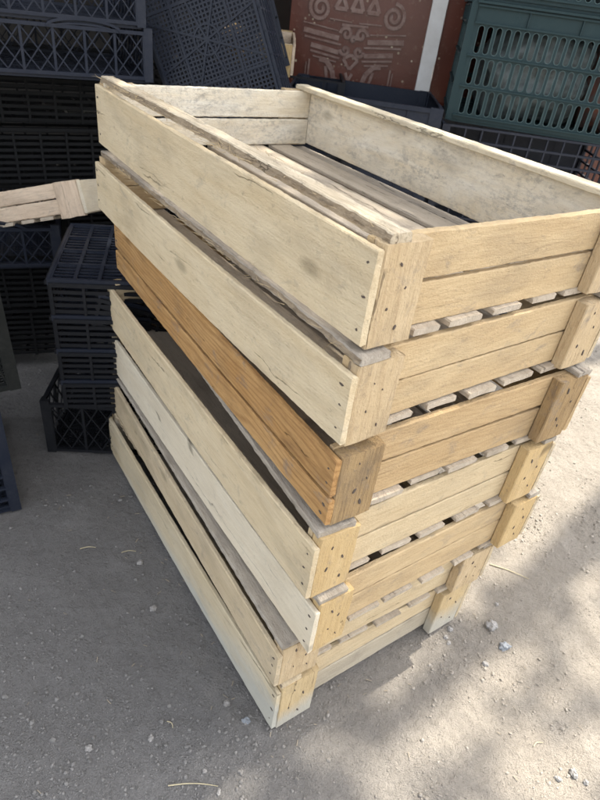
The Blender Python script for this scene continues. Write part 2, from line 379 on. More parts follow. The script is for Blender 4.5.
def build_gravel():
    v = []; f = []; rnd = random.Random(5)
    k = 0; tries = 0
    while k < 34000 and tries < 400000:
        tries += 1
        x = rnd.uniform(-1.3, 1.7); y = rnd.uniform(0.25, 2.5)
        if rnd.random() > 0.75 / (0.35 + y): continue
        dens = 0.10 + 1.9 * max(0, nz(x * 3.1, y * 3.1, 2.0) + 0.02) + 0.9 * max(0, nz(x * 11, y * 11, 7))
        if rnd.random() > dens: continue
        r = 0.0007 + 0.0010 * rnd.random() + (0.0022 * rnd.random() if rnd.random() < 0.18 else 0) + (0.0032 * rnd.random() if rnd.random() < 0.03 else 0)
        b = len(v); z = gz(x, y) + 0.0014 * nz(x * 30, y * 30, 5); ax = (rnd.uniform(.7, 1.3), rnd.uniform(.7, 1.2), rnd.uniform(.5, .8)); a = rnd.uniform(0, 6.3)
        ca, sa = math.cos(a), math.sin(a)
        for p in IV:
            q = r * (1 + rnd.uniform(-.28, .28)); px, py = p.x * q * ax[0], p.y * q * ax[1]
            v.append((x + px * ca - py * sa, y + px * sa + py * ca, z + r * 0.25 + p.z * q * ax[2]))
        f += [(b + i, b + j, b + l) for i, j, l in IF]; k += 1
    m, nt, N, Lk, b_ = newmat('gravel_grit')
    tc = N.new('ShaderNodeTexCoord'); P = tc.outputs['Object']
    n1 = noise_n(N, Lk, P, 120, 2, 0.5); sx = N.new('ShaderNodeSeparateXYZ'); Lk.new(P, sx.inputs[0])
    fx = ramp(N, Lk, sx.outputs[0], -0.1, 0.5)  # grit lightens to the right like the ground, partly painted sun
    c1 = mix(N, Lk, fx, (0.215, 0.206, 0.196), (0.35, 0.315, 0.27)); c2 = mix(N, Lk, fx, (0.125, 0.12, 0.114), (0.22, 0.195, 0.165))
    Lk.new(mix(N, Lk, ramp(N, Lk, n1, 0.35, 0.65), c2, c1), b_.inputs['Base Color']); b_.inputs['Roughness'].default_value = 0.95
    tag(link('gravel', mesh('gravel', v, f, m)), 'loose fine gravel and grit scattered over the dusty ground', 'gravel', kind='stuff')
build_gravel()

# ------------------------------------------------------------------ the stack of wooden crates
CR = [  # zb, zt, x, y, yaw, L, W, post width
 (0.7643, 0.8783, 0.0531, 0.5355, 0.9110, 0.8438, 0.4811, 0.0630),
 (0.6425, 0.7498, 0.0505, 0.5220, 0.9046, 0.8372, 0.4967, 0.0650),
 (0.5121, 0.6264, 0.0526, 0.5194, 0.9357, 0.8298, 0.4891, 0.0657),
 (0.3815, 0.4971, 0.0450, 0.5039, 0.9200, 0.8250, 0.4931, 0.0655),
 (0.2567, 0.3674, 0.0633, 0.5029, 0.9066, 0.8405, 0.5021, 0.0598),
 (0.1436, 0.2419, 0.0227, 0.5068, 0.9331, 0.8373, 0.4836, 0.0740),
 (0.0020, 0.1294, 0.0323, 0.5080, 0.9062, 0.8264, 0.4665, 0.0740)]
SPEC = [
 dict(label='topmost wooden crate of the stack, open, with mouldy whitish inner board and bark-edged rail', long=CREAM, far=MOULDY, post=POST, end=TAN, rail=RAILR, rail2=RAILP, edge=BARK, two=False, bow=0.004, rgap=0.03, endin=MOULDY),
 dict(label='second wooden crate from the top, wide cream board under a weathered grey bark-edged rail', long=CREAM, far=CREAM2, post=POST, end=TAN, rail=GREYW, rail2=GREYW, edge=BARK, two=False, bow=0.006, rgap=0.0, endin=TAN),
 dict(label='amber-orange pine crate with two narrow side boards, third from the top', long=ORANGE, far=TANW, post=POSTD, end=TANW, rail=None, rail2=GREYW, edge=None, two=True, bow=0.002, rgap=0.0, endin=TANW),
 dict(label='wooden crate directly below the amber-orange one, with broad grey rail along its top', long=CREAM, far=CREAM2, post=POSTY, end=TANP, rail=GREYW, rail2=GREYW, edge=None, two=False, bow=0.003, rgap=0.0, endin=TANP),
 dict(label='fifth wooden crate from the top, with the whitest long side board of the stack', long=WHITE, far=CREAM2, post=POSTY, end=TAN, rail=GREYW, rail2=GREYW, edge=None, two=False, bow=0.002, rgap=0.0, endin=TAN),
 dict(label='shallow wooden crate second from the bottom, its near corner pushed out past the one above', long=CREAM2, far=CREAM2, post=POST, end=TANP, rail=GREYW, rail2=GREYW, edge=None, two=False, bow=0.002, rgap=0.0, endin=TANP),
 dict(label='bottom wooden crate standing on the ground, lower edge stained pale grey-blue with lime', long=STB, far=CREAM2, post=STP, end=TANP, rail=CREAM2, rail2=CREAM2, edge=BARK, two=False, bow=0.003, rgap=0.0, endin=STS),
]
def wooden_crate(spec, zb, zt, x, y, yaw, L, W, pw, group, rot=None, loc=None, detail=True, rails=True):
    t = empty('wooden_crate', loc or (x, y, zb), rot or (0, 0, math.pi - yaw))
    tag(t, spec['label'], 'crate', group)
    h = zt - zb; TB = 0.0085; PT = 0.019; u = random.uniform
    drop = spec.get('drop', 0.011 if spec['rail'] is not None else 0.004)
    # long outer boards (near side y=0, far side y=-W)
    def side(near):
        mt = spec['long'] if near else spec['far']
        hh = h - (drop if near else 0.004) - 0.004
        parts = [(0.004, hh)] if not (spec['two'] and near) else [(0.004, hh * 0.40), (0.004 + hh * 0.46, hh * 0.54)]
        for z0, bh in parts:
            if near: m4 = frame((L, -TB, z0), (-1, 0, 0), (0, 1, 0))
            else: m4 = frame((0, -(W - TB), z0), (1, 0, 0), (0, -1, 0))
            b = board('side_board', L + u(-.002, .002), bh, TB, mt, t, m4, bow=spec['bow'] if near else 0.002, edge=0.0013)
            if detail:
                for e in (0, 1):
                    for q in range(3 if len(parts) == 1 else 2):
                        nx = (L - u(.008, .014)) if e == (1 if near else 0) else u(.008, .014)
                        nail(b, nx, bh * ((q + 0.6) / (3.1 if len(parts) == 1 else 2.2)) + u(-.004, .004), TB, u(.0009, .0017), u(1.2, 2.4))
    side(True); side(False)
    # corner posts
    for e in (0, 1):
        for sd in (0, 1):
            y1 = -TB - 0.0005 if sd == 0 else -(W - TB) + pw + 0.0005
            dz = u(-.001, .002)
            if e == 0: m4 = frame((PT, y1 - pw, -0.001), (0, 0, 1), (-1, 0, 0))
            else: m4 = frame((L - PT, y1, -0.001), (0, 0, 1), (1, 0, 0))
            pm = spec['post']
            p = board('corner_post', h + dz, pw, PT, pm, t, m4, edge=0.0013, rough_end=0.0022, taper=u(-.03, .05))
            if detail and e == 0:
                for q in range(4):
                    nail(p, h * (0.2 + 0.2 * q) + u(-.006, .006), pw * (0.35 + 0.3 * (q % 2)) + u(-.006, .006), PT + 0.0003, 0.0007 + 0.0011 * random.random() ** 2, u(1.2, 3.6))
    # end slats, nailed to the inside of the posts
    FT = 0.0085
    n = 5; fs = spec.get('fs', 0.058); inner = W - fs - 0.040; sw = inner / n - spec.get('gap', 0.019); zf = 0.001 if spec.get('recess') or not rails else -0.0072
    for e in (0, 1):
        z0 = FT + zf + 0.001
        usable = h - z0 - 0.001
        g = u(.002, .005); h1 = usable * u(.47, .5)
        for k, (za, bh) in enumerate(((z0, h1), (z0 + h1 + g, usable - h1 - g))):
            if e == 0: m4 = frame((PT + 0.0105, -TB - .0012, za), (0, -1, 0), (-1, 0, 0))
            else: m4 = frame((L - PT - 0.0105, -(W - TB - .0012), za), (0, 1, 0), (1, 0, 0))
            mt = spec['end'] if e == 0 else spec['endin']
            if spec.get('end_low') and k == 0: mt = spec['end_low']
            m4 = m4 @ Matrix.Rotation(u(-.004, .004), 4, 'Z')
            board('end_slat', W - 2 * TB - .003, bh, 0.010, mt, t, m4, edge=0.0014, sag=u(-.0015, .0015))
    # floor slats running the long way; their sawn ends show under the end slats
    for k in range(n):
        yy = -fs - (k + 1) * inner / n + u(.003, .010)
        ww = sw + u(-.008, .008)
        o0 = PT - 0.006 + u(-.003, .006)
        if spec.get('recess'): o0 = PT + 0.013
        board('floor_slat', L - o0 * 2, ww, FT, FLOORW, t, frame((o0, yy, zf), (1, 0, 0), (0, 0, 1)), edge=0.0012, rough_end=0.0016, bow=-0.001)
    # flat rails lying on the posts
    if rails:
        for near in (True, False):
            mt = spec['rail'] if near else spec['rail2']
            if mt is None: continue
            rw = (0.043 if not spec.get('rw') else spec['rw']) if near else 0.030
            rt = spec.get('rt', 0.0095) if near else 0.0095
            y0 = (-TB + 0.002 - rw - spec.get('inset', 0)) if near else (-(W) + 0.003)
            if near:
                rl = board('top_rail', L - u(.002, .006), rw, rt, mt, t, frame((0.002, y0, h + 0.009 - rt), (1, -spec.get('skew', 0) / L, 0), (0, 0, 1)),
                           edge=0.0018, wane=0.006 if spec['edge'] else 0.0, wane_side=(1, -1), edge_mat=spec['edge'], bow=0.003, rough_end=0.003)
                if spec.get('fray'):
                    v = []; f = []
                    for _ in range(230):
                        cxx = min(0.97, max(0.03, random.choice((random.gauss(0.42, 0.09), random.gauss(0.78, 0.06), random.random())))) * L
                        yy0 = random.choice((rw - 0.001, 0.001, 0.003)) + u(-.002, .001); zz0 = rt * u(.1, 1.0); ln = u(.006, .03); a_ = random.gauss(0, 0.35); up_ = u(-.25, .3); pr = None; cv_ = u(-.8, .8)
                        for q in range(5):
                            t_ = q / 4; px = cxx + ln * t_ * math.cos(a_ + cv_ * t_); py = yy0 + ln * t_ * math.sin(a_ + cv_ * t_); pz = zz0 + ln * t_ * up_; wd = 0.0005 * (1.2 - t_)
                            b0 = len(v); v += [(px, py - wd, pz), (px, py + wd, pz), (px, py, pz + wd)]
                            if pr is not None: f += [(pr, b0, b0 + 1, pr + 1), (pr + 1, b0 + 1, b0 + 2, pr + 2), (pr + 2, b0 + 2, b0, pr)]
                            pr = b0
                    link('frayed_fibres', mesh('frayed_fibres', v, f, STRAWF), rl)['kind'] = 'stuff'
            else:
                board('top_rail', L - .004, rw, rt, mt, t, frame((0.002, y0, h - 0.0005), (1, 0, 0), (0, 0, 1)), edge=0.0012)
    return t
SPEC[0]['rw'] = 0.036; SPEC[0]['rt'] = 0.012; SPEC[0]['inset'] = 0.004; SPEC[0]['gap'] = 0.027; SPEC[0]['skew'] = -0.005; SPEC[0]['drop'] = 0.005; SPEC[0]['fray'] = True; SPEC[1]['fray'] = True;  SPEC[2]['fs'] = 0.072; SPEC[4]['fs'] = 0.086; SPEC[5]['rw'] = 0.075; SPEC[3]['rw'] = 0.06; SPEC[6]['end_low'] = STS; SPEC[6]['recess'] = True; SPEC[3]['skew'] = 0.045; SPEC[1]['rw'] = 0.05; SPEC[4]['rw'] = 0.05
for sp, cc in zip(SPEC, CR):
    wooden_crate(sp, *cc, 'wooden crates stacked in the foreground')

# ------------------------------------------------------------------ plastic crates
class MB:
    def __init__(s): s.v = []; s.f = []; s.lip = set()
    def box(s, lo, hi):
        b = len(s.v)
        for z in (lo[2], hi[2]):
            for x, y in ((lo[0], lo[1]), (hi[0], lo[1]), (hi[0], hi[1]), (lo[0], hi[1])): s.v.append((x, y, z))
        s.f += [(b, b + 3, b + 2, b + 1), (b + 4, b + 5, b + 6, b + 7)] + [(b + i, b + (i + 1) % 4, b + 4 + (i + 1) % 4, b + 4 + i) for i in range(4)]
    def bar(s, p, q, w, z0, z1):
        """bar in the XY plane from p to q, w wide, between z0 and z1"""
        p, q = Vector(p), Vector(q); d = (q - p).normalized(); n = Vector((-d.y, d.x)) * w / 2
        b = len(s.v); pts = [p + n, p - n, q - n, q + n]
        for z in (z0, z1):
            for a in pts: s.v.append((a.x, a.y, z))
        s.f += [(b, b + 3, b + 2, b + 1), (b + 4, b + 5, b + 6, b + 7)] + [(b + i, b + (i + 1) % 4, b + 4 + (i + 1) % 4, b + 4 + i) for i in range(4)]
    def arc(s, cx_, cy_, rx, ry, a0, a1, w, z0, z1, n=12):
        pr = None
        for i in range(n + 1):
            a = a0 + (a1 - a0) * i / n; p = (cx_ + rx * math.cos(a), cy_ + ry * math.sin(a))
            if pr: s.bar(pr, p, w, z0, z1)
            pr = p
    def slot(s, x0, y0, x1, y1, w, h, t, lip=0.0):
        """cell with a rounded slot through it, plus a raised lip"""
        cx_, cy_ = (x0 + x1) / 2, (y0 + y1) / 2; r = w / 2; hh = h / 2 - r; N_ = 20
        def stad(r_, k):
            a = 2 * math.pi * (k + 0.5) / N_
            return (cx_ + r_ * math.cos(a), cy_ + (hh if math.sin(a) > 0 else -hh) + r_ * math.sin(a))
        def outer(k):
            a = 2 * math.pi * (k + 0.5) / N_; ca, sa = math.cos(a), math.sin(a)
            m_ = max(abs(ca), abs(sa)); ux, uy = ca / m_, sa / m_
            return (cx_ + ux * (x1 - x0) / 2, cy_ + uy * (y1 - y0) / 2)
        b = len(s.v)
        rows = []
        def ring(fn, z):
            i0 = len(s.v)
            for k in range(N_): x, y = fn(k); s.v.append((x, y, z))
            rows.append(i0)
        ring(outer, 0); ring(lambda k: stad(r, k), 0)
        ring(lambda k: stad(r, k), t + lip); ring(lambda k: stad(r + 0.0014, k), t + lip); ring(lambda k: stad(r + 0.0014, k), t); ring(outer, t)
        for ri, (a, c_) in enumerate(zip(rows, rows[1:])):
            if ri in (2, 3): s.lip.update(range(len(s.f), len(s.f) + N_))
            for k in range(N_): k2 = (k + 1) % N_; s.f.append((a + k, c_ + k, c_ + k2, a + k2))
    def build(s, name, mat, parent=None, m4=None):
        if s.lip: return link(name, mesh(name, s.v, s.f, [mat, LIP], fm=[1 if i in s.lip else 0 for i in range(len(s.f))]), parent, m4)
        return link(name, mesh(name, s.v, s.f, mat), parent, m4)

def panel(style, w, h, handle=None):
    m = MB(); t = 0.004
    rb = 0.012
    if style == 'lattice':
        m.box((0, 0, 0), (w, 0.008, t * 1.8)); m.box((0, h - 0.014, -0.001), (w, h - 0.006, t * 2.2))
        n = max(3, round(w / 0.075)); cw = w / n
        for i in range(n + 1): m.box((i * cw - 0.003, 0.008, 0), (i * cw + 0.003, h - 0.014, t * 1.7))
        for i in range(n):
            a, b = i * cw, (i + 1) * cw; y0, y1 = 0.008, h - 0.014; mid = (a + b) / 2
            for k in (-1, 0, 1):
                for sg in (1, -1):
                    p = [mid - sg * cw * 0.5 + k * cw * 0.5, y0, mid + sg * cw * 0.5 + k * cw * 0.5, y1]
                    # clip the diagonal to its bay
                    x0, yy0, x1, yy1 = p
                    def cl(x0, y0_, x1, y1_):
                        ts = [0.0, 1.0]
                        if x1 != x0:
                            ta, tb = (a - x0) / (x1 - x0), (b - x0) / (x1 - x0)
                            ts = [max(0.0, min(ta, tb)), min(1.0, max(ta, tb))]
                        if ts[1] - ts[0] < 0.05: return None
                        return [(x0 + (x1 - x0) * q, y0_ + (y1_ - y0_) * q) for q in ts]
                    r_ = cl(x0, yy0, x1, yy1)
                    if r_: m.bar(r_[0], r_[1], 0.0028, 0.0005 + 0.0006 * (sg > 0), t + 0.0004 * sg)
        if handle is not None:
            hx, hw = handle
            m.arc(hx, h - 0.012, hw / 2, 0.020, 0, math.pi, 0.006, -0.0015, t * 2.6)
            m.arc(hx, h - 0.014, hw / 2 - 0.012, 0.012, 0, math.pi, 0.004, -0.0012, t * 2.4)
    elif style == 'slats':
        n = max(3, round(h / 0.017))
        for i in range(n): y = h * (i + 0.5) / n; m.box((0, y - 0.0042, 0), (w, y + 0.0042, t))
        k = max(2, round(w / 0.07))
        for i in range(k + 1): x = w * i / k; m.box((x - 0.003, 0, -0.001), (x + 0.003, h, t * 1.6))
        m.box((0, h - 0.008, -0.002), (w, h + 0.0005, t * 3))
    elif style == 'slots':
        rows, mx = 3, 0.010
        cw = 0.0245; n = int((w - 2 * mx) / cw); cw = (w - 2 * mx) / n
        y0, y1 = 0.012, h - 0.052; rh = (y1 - y0) / rows
        for r_ in range(rows):
            for i in range(n):
                m.slot(mx + i * cw, y0 + r_ * rh, mx + (i + 1) * cw, y0 + (r_ + 1) * rh, cw * 0.60, rh * 0.84, t, 0.0016)
        m.box((0, y0, 0), (mx, y1, t)); m.box((w - mx, y0, 0), (w, y1, t)); m.box((0, 0, 0), (w, y0, t)); m.box((0, y1, 0), (w, h, t))
        for yy in [y0 + rh * r_ for r_ in range(rows + 1)] + [h - 0.012]: m.box((0, yy - 0.0022, t * 0.5), (w, yy + 0.0022, t + 0.008))
        for x in [w * q / 4 for q in range(5)]: m.box((x - 0.0015 + (0.002 if x == 0 else 0), y1 + 0.003, t * 0.5), (x + 0.0015, h - 0.014, t + 0.007))
        m.box((-0.004, h - 0.006, -0.002), (w + 0.004, h, t + 0.013))
    elif style == 'grid':
        n = max(3, round(w / 0.05)); k = max(2, round(h / 0.035))
        for i in range(n + 1): x = w * i / n; m.box((x - 0.0025, 0, 0), (x + 0.0025, h, t * 1.4))
        for j in range(k + 1): y = h * j / k; m.box((0, max(0, y - 0.003), -0.001), (w, y + 0.003, t * 1.9))
    elif style == 'mesh':      # fine square mesh with radial ribs, a crate's bottom
        st = 0.0105
        n = round(w / st); k = round(h / st)
        for i in range(n + 1): x = w * i / n; m.box((x - 0.0022, 0, 0), (x + 0.0022, h, 0.003))
        for j in range(k + 1): y = h * j / k; m.box((0, y - 0.0022, 0.0003), (w, y + 0.0022, 0.0033))
        for a in range(8):
            an = a * math.pi / 4 + 0.5; ex, ey = math.cos(an), math.sin(an)
            kx = min((w / 2) / max(1e-6, abs(ex)), (h / 2) / max(1e-6, abs(ey)))
            m.bar((w / 2, h / 2), (w / 2 + ex * kx, h / 2 + ey * kx), 0.005, -0.003, 0.005)
        m.arc(w / 2, h / 2, 0.035, 0.035, 0, 6.283, 0.005, -0.003, 0.0048, 20)
        for q in (0.25, 0.75): m.box((w * q - .003, 0, -0.002), (w * q + .003, h, 0.0045)); m.box((0, h * q - .003, -0.0022), (w, h * q + .003, 0.0047))
        m.box((-0.006, -0.006, -0.006), (w + 0.006, 0, 0.01)); m.box((-0.006, h, -0.006), (w + 0.006, h + 0.006, 0.01))
        m.box((-0.006, 0, -0.0058), (0, h, 0.0098)); m.box((w, 0, -0.0058), (w + 0.006, h, 0.0098))
    elif style == 'cells':     # 3 x n squares, each closed by thin slats
        n = max(3, round(w / 0.055)); k = max(3, round(h / 0.075))
        for i in range(n + 1): x = w * i / n; m.box((x - 0.004, 0, 0), (x + 0.004, h, 0.007))
        for j in range(k + 1): y = h * j / k; m.box((0, y - 0.004, 0.0004), (w, y + 0.004, 0.0074))
        for j in range(k * 5): y = h * (j + 0.5) / (k * 5); m.box((0, y - 0.0025, 0.001), (w, y + 0.0025, 0.0045))
    elif style == 'plain':
        m.box((0, 0, 0), (w, h, t)); m.box((0, h - 0.012, 0), (w, h, t + 0.006)); m.box((0, h * 0.45, 0), (w, h * 0.45 + 0.004, t + 0.003))
        for q in range(1, 6): m.box((w * q / 6 - .002, 0, 0), (w * q / 6 + .002, h - 0.012, t + 0.004))
    return m

def crate_proto(kind, L, W, H, mat, style, bstyle='mesh', handle=None, post=0.014, back=None):
    """origin: middle of the underside; L along X, W along Y; returns the thing"""
    t = empty('plastic_crate', (0, 0, 0))
    for i, (w_, X, Z, off) in enumerate(((L, (1, 0, 0), (0, -1, 0), (-L / 2, -W / 2, 0)), (L, (-1, 0, 0), (0, 1, 0), (L / 2, W / 2, 0)),
                          (W, (0, 1, 0), (1, 0, 0), (L / 2, -W / 2, 0)), (W, (0, -1, 0), (-1, 0, 0), (-L / 2, W / 2, 0)))):
        m4 = frame(Vector(off) + Vector(X) * post + Vector((0, 0, 0.004)), X, Z)
        hd = handle if (handle and i < 2) else (((w_ - 2 * post) / 2, 0.11) if handle else None)
        panel(back if (back and i == 1) else style, w_ - 2 * post, H - 0.004, hd).build('side_panel', mat, t, m4)
    for sx in (-1, 1):
        for sy in (-1, 1):
            m = MB(); a = post
            xa, xb = sorted((sx * (L / 2 + 0.0075), sx * (L / 2 - a))); ya, yb = sorted((sy * (W / 2 + 0.0075), sy * (W / 2 - 0.004)))
            m.box((xa, ya, 0), (xb, yb, H + 0.002))
            xa, xb = sorted((sx * (L / 2 + 0.0075), sx * (L / 2 - 0.004))); ya, yb = sorted((sy * (W / 2 - 0.004), sy * (W / 2 - a)))
            m.box((xa, ya, 0), (xb, yb, H + 0.0015))
            m.build('corner_post', mat, t)
    panel(bstyle, L - 0.016, W - 0.016).build('base', mat, t, Matrix.Translation((-L / 2 + 0.008, -W / 2 + 0.008, 0.002)))
    return t
def copy_thing(root):
    r = root.copy(); col.objects.link(r)
    for ch in list(root.children):
        q = ch.copy(); col.objects.link(q); q.parent = r
    return r
USED = {}
def place(key, loc, rot, label, group=None, kind='plastic crate'):
    root, first = USED[key]
    o = root if first else copy_thing(root)
    USED[key] = (root, False)
    o.location = loc; o.rotation_mode = 'XYZ'; o.rotation_euler = tuple(R(a) for a in rot)
    o['label'] = label; o['category'] = 'crate'
    if group: o['group'] = group
    elif 'group' in o: del o['group']
    return o
def at(corner, d, L, W, sx=-1):
    """centre of a crate whose front corner (sx side) stands at `corner` with yaw d degrees"""
    a = R(d); X = Vector((math.cos(a), math.sin(a))); Y = Vector((-math.sin(a), math.cos(a)))
    p = Vector(corner[:2]) - X * sx * L / 2 + Y * W / 2
    return (p.x, p.y, corner[2])

# --- two shallow lattice crates high on the left pile, one on the other
USED['lat'] = (crate_proto('lat', 0.60, 0.40, 0.118, BLKN, 'lattice', 'mesh', handle=(0.43, 0.17)), True)
GL = 'black lattice crates piled on the left'
yaw = 30.5
c0 = (-0.508, 1.70, 0.816)
place('lat', at(c0, yaw, .60, .40, 1), (0, 0, yaw), 'black lattice crate high at top left, lower of the two with arched handles', GL)
place('lat', at((-0.520, 1.690, 0.936), yaw, .60, .40, 1), (0, 0, yaw), 'black lattice crate at the very top left, uppermost of its pile', GL)
# dim crates carrying them
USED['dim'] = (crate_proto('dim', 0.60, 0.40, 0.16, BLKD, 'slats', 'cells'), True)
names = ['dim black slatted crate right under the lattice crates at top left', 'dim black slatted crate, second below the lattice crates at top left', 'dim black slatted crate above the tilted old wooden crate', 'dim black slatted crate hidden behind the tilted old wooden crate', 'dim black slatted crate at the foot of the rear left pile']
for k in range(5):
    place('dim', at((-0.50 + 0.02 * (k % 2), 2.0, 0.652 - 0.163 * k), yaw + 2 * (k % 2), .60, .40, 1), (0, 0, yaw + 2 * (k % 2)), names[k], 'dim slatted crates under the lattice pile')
# --- crate leaning on its side, its meshed bottom facing the viewer
USED['mesh'] = (crate_proto('mesh', 0.30, 0.40, 0.13, BLKN, 'grid', 'mesh'), True)
o = place('mesh', (0, 0, 0), (0, 0, 0), 'black crate stood on its side, its fine-meshed bottom with star ribs facing out')
# bottom faces -Y: local Z -> +Y ; local X -> right, tilted in plane
rotm = Euler((R(-6), R(-24), R(-3))).to_matrix() @ Euler((R(-90), 0, 0)).to_matrix()
o.rotation_euler = rotm.to_euler(); o.location = (-0.372, 1.76, 0.925)
o2 = place('mesh', (0, 0, 0), (0, 0, 0), 'black crate tipped behind the star-ribbed one, only its right edge showing')
rotm = Euler((R(-4), R(-22), R(8))).to_matrix() @ Euler((R(-90), 0, 0)).to_matrix()
o2.rotation_euler = rotm.to_euler(); o2.location = (-0.398, 2.02, 1.00)
# pile beneath them
USED['low'] = (crate_proto('low', 0.56, 0.38, 0.24, BLK, 'grid', 'cells'), True)
for k, nm in enumerate(['black open-grid crate under the crate with the star-ribbed bottom', 'black open-grid crate, middle of the pile behind the wooden stack', 'black open-grid crate on the ground behind the wooden stack']):
    place('low', (-0.25 - 0.012 * k, 2.06 + 0.01 * k, 0.487 - 0.243 * k), (0, 0, 2 + 3 * k), nm, 'grid crates behind the wooden stack')

# --- tilted old wooden crate on the left
old = dict(label='old pale wooden crate tilted among the black crates on the left', long=WHITE, far=WHITE, post=OLDW, end=OLDW, rail=None, rail2=None, edge=None, two=False, bow=0.0, rgap=0, endin=OLDW)
t = wooden_crate(old, 0, 0.088, 0, 0, 0, 0.50, 0.36, 0.062, None, detail=False, rails=False)
rm = Euler((R(-14), R(-15), R(6)), 'XYZ').to_matrix() @ Euler((0, 0, R(90))).to_matrix()
t.rotation_euler = rm.to_euler(); t.location = Vector((-0.602, 1.45, 0.530)) - rm @ Vector((0, -0.36, 0))
beige = dict(label='small beige wooden crate end beside the brown gate, behind the black crates', long=OLDW, far=OLDW, post=POSTY, end=CREAM2, rail=None, rail2=None, edge=None, two=False, bow=0.0, rgap=0, endin=OLDW)
t = wooden_crate(beige, 0, 0.085, 0, 0, 0, 0.30, 0.24, 0.05, None, detail=False, rails=False)
t.rotation_euler = (R(0), R(-4), R(96)); t.location = (-0.405, 2.05, 0.832)
place('low', (-0.30, 2.32, 0.586), (0, 0, 4), 'black open-grid crate carrying the small beige wooden crate', 'grid crates behind the wooden stack')

# --- mid-left: lattice crate on a dim pile, beside the nested stack
place('lat', at((-0.715, 1.50, 0.352), 24, .60, .40, 1), (0, 0, 24), 'black lattice crate just under the tilted old wooden crate', GL)
for k, nm in enumerate(['dim black slatted crate under the middle lattice crate', 'dim black slatted crate on the ground left of the nested stack']):
    place('dim', at((-0.73 - .02 * k, 1.54, 0.205 - 0.165 * k), 22, .60, .40, 1), (0, 0, 22), nm, 'dim slatted crates under the lattice pile')
# --- upside-down nested stack with a cell-patterned top
def nested():
    t = empty('plastic_crate', (0, 0, 0))
    L, W, H = 0.20, 0.33, 0.085
    panel('cells', L, W).build('base', BLKN, t, Matrix.Translation((-L / 2, -W / 2, H - 0.008)))
    for w_, X, Z, off in ((L, (1, 0, 0), (0, -1, 0), (-L / 2, -W / 2, 0)), (L, (-1, 0, 0), (0, 1, 0), (L / 2, W / 2, 0)), (W, (0, 1, 0), (1, 0, 0), (L / 2, -W / 2, 0)), (W, (0, -1, 0), (-1, 0, 0), (-L / 2, W / 2, 0))):
        panel('slats', w_, H - 0.008).build('side_panel', BLK, t, frame(off, X, Z))
    m = MB()
    for lo, hi in (((-L / 2 - .006, -W / 2 - .006, H - .014), (L / 2 + .006, -W / 2, H)), ((-L / 2 - .006, W / 2, H - .014), (L / 2 + .006, W / 2 + .006, H)), ((-L / 2 - .006, -W / 2, H - .0138), (-L / 2, W / 2, H - .0002)), ((L / 2, -W / 2, H - .0138), (L / 2 + .006, W / 2, H - .0002))): m.box(lo, hi)
    m.build('rim', BLKN, t)
    return t
USED['nest'] = (nested(), True)
top = ['topmost of the upside-down black crates stacked left of the wooden crates, gridded top', 'second of the upside-down black crates from the gridded top', 'third of the upside-down black crates from the gridded top', 'lowest of the upside-down black crates, sitting in the black box on the ground']
for k in range(4):
    place('nest', (-0.505 - 0.0, 1.305, 0.503 - 0.085 * (k + 1) - 0.001 * k), (0, 0, 14), top[k], 'upside-down nested black crates')
o = place('nest', (-0.425, 1.325, 0.36), (0, 16, 12), 'upside-down black crate leaning against the nested stack, half behind the wooden crates', 'upside-down nested black crates')
USED['box'] = (crate_proto('box', 0.34, 0.36, 0.162, BLK, 'lattice', 'mesh'), True)
place('box', at((-0.628, 1.135, 0.0), 8, .34, .36, -1), (0, 0, 8), 'black lattice box on the ground carrying the nested stack')

# --- left edge: near pile cut by the frame
USED['near'] = (crate_proto('near', 0.50, 0.36, 0.30, BLKG, 'lattice', 'mesh'), True)
place('near', at((-0.583, 0.965, 0.318), 37, .50, .36, 1), (0, -1.5, 36), 'tall greenish-black crate at the left edge, on top of its pile')
USED['near2'] = (crate_proto('near2', 0.50, 0.36, 0.315, BLKN, 'grid', 'mesh'), True)
place('near2', at((-0.617, 0.925, 0.0), 34, .50, .36, 1), (0, 0, 34), 'black crate standing on the ground at the left edge')

# --- right side: trays, open-grid crate and the green slotted crate
USED['tray'] = (crate_proto('tray', 0.44, 0.36, 0.155, TRAY, 'plain', 'mesh', post=0.03), True)
tn = ['blue-black solid-sided crate behind the far rail of the wooden stack, topmost of its pile', 'blue-black solid-sided crate, second in the pile by the gate', 'blue-black solid-sided crate, third in the pile by the gate', 'blue-black solid-sided crate, fourth in the pile by the gate', 'blue-black solid-sided crate on the ground by the gate']
for k in range(5):
    place('tray', at((0.285 + .004 * k, 1.90, 0.668 - 0.158 * k), 0 - k, .44, .36, 1), (0, 0, -k), tn[k], 'solid-sided crates piled by the gate')
USED['open'] = (crate_proto('open', 0.58, 0.38, 0.19, BLKN, 'grid', 'grid', back='plain'), True)
on = ['black open-grid crate directly under the big green slotted crate', 'black open-grid crate, second below the green crate', 'black open-grid crate, third below the green crate', 'black open-grid crate on the ground below the green crate']
for k in range(4):
    place('open', at((0.315 + 0.01 * (k % 2), 1.95, 0.590 - 0.193 * k), 1 - k, .58, .38, -1), (0, 0, 1 - k), on[k], 'open-grid crates under the green crate')
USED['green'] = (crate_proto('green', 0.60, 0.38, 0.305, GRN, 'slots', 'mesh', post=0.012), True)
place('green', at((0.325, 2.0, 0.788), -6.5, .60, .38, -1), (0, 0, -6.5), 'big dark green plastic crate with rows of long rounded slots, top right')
place('green', at((0.330, 2.0, 1.098), -6, .60, .38, -1), (0, 0, -6), 'dark green slotted crate above the big one, cut off by the top of the picture')

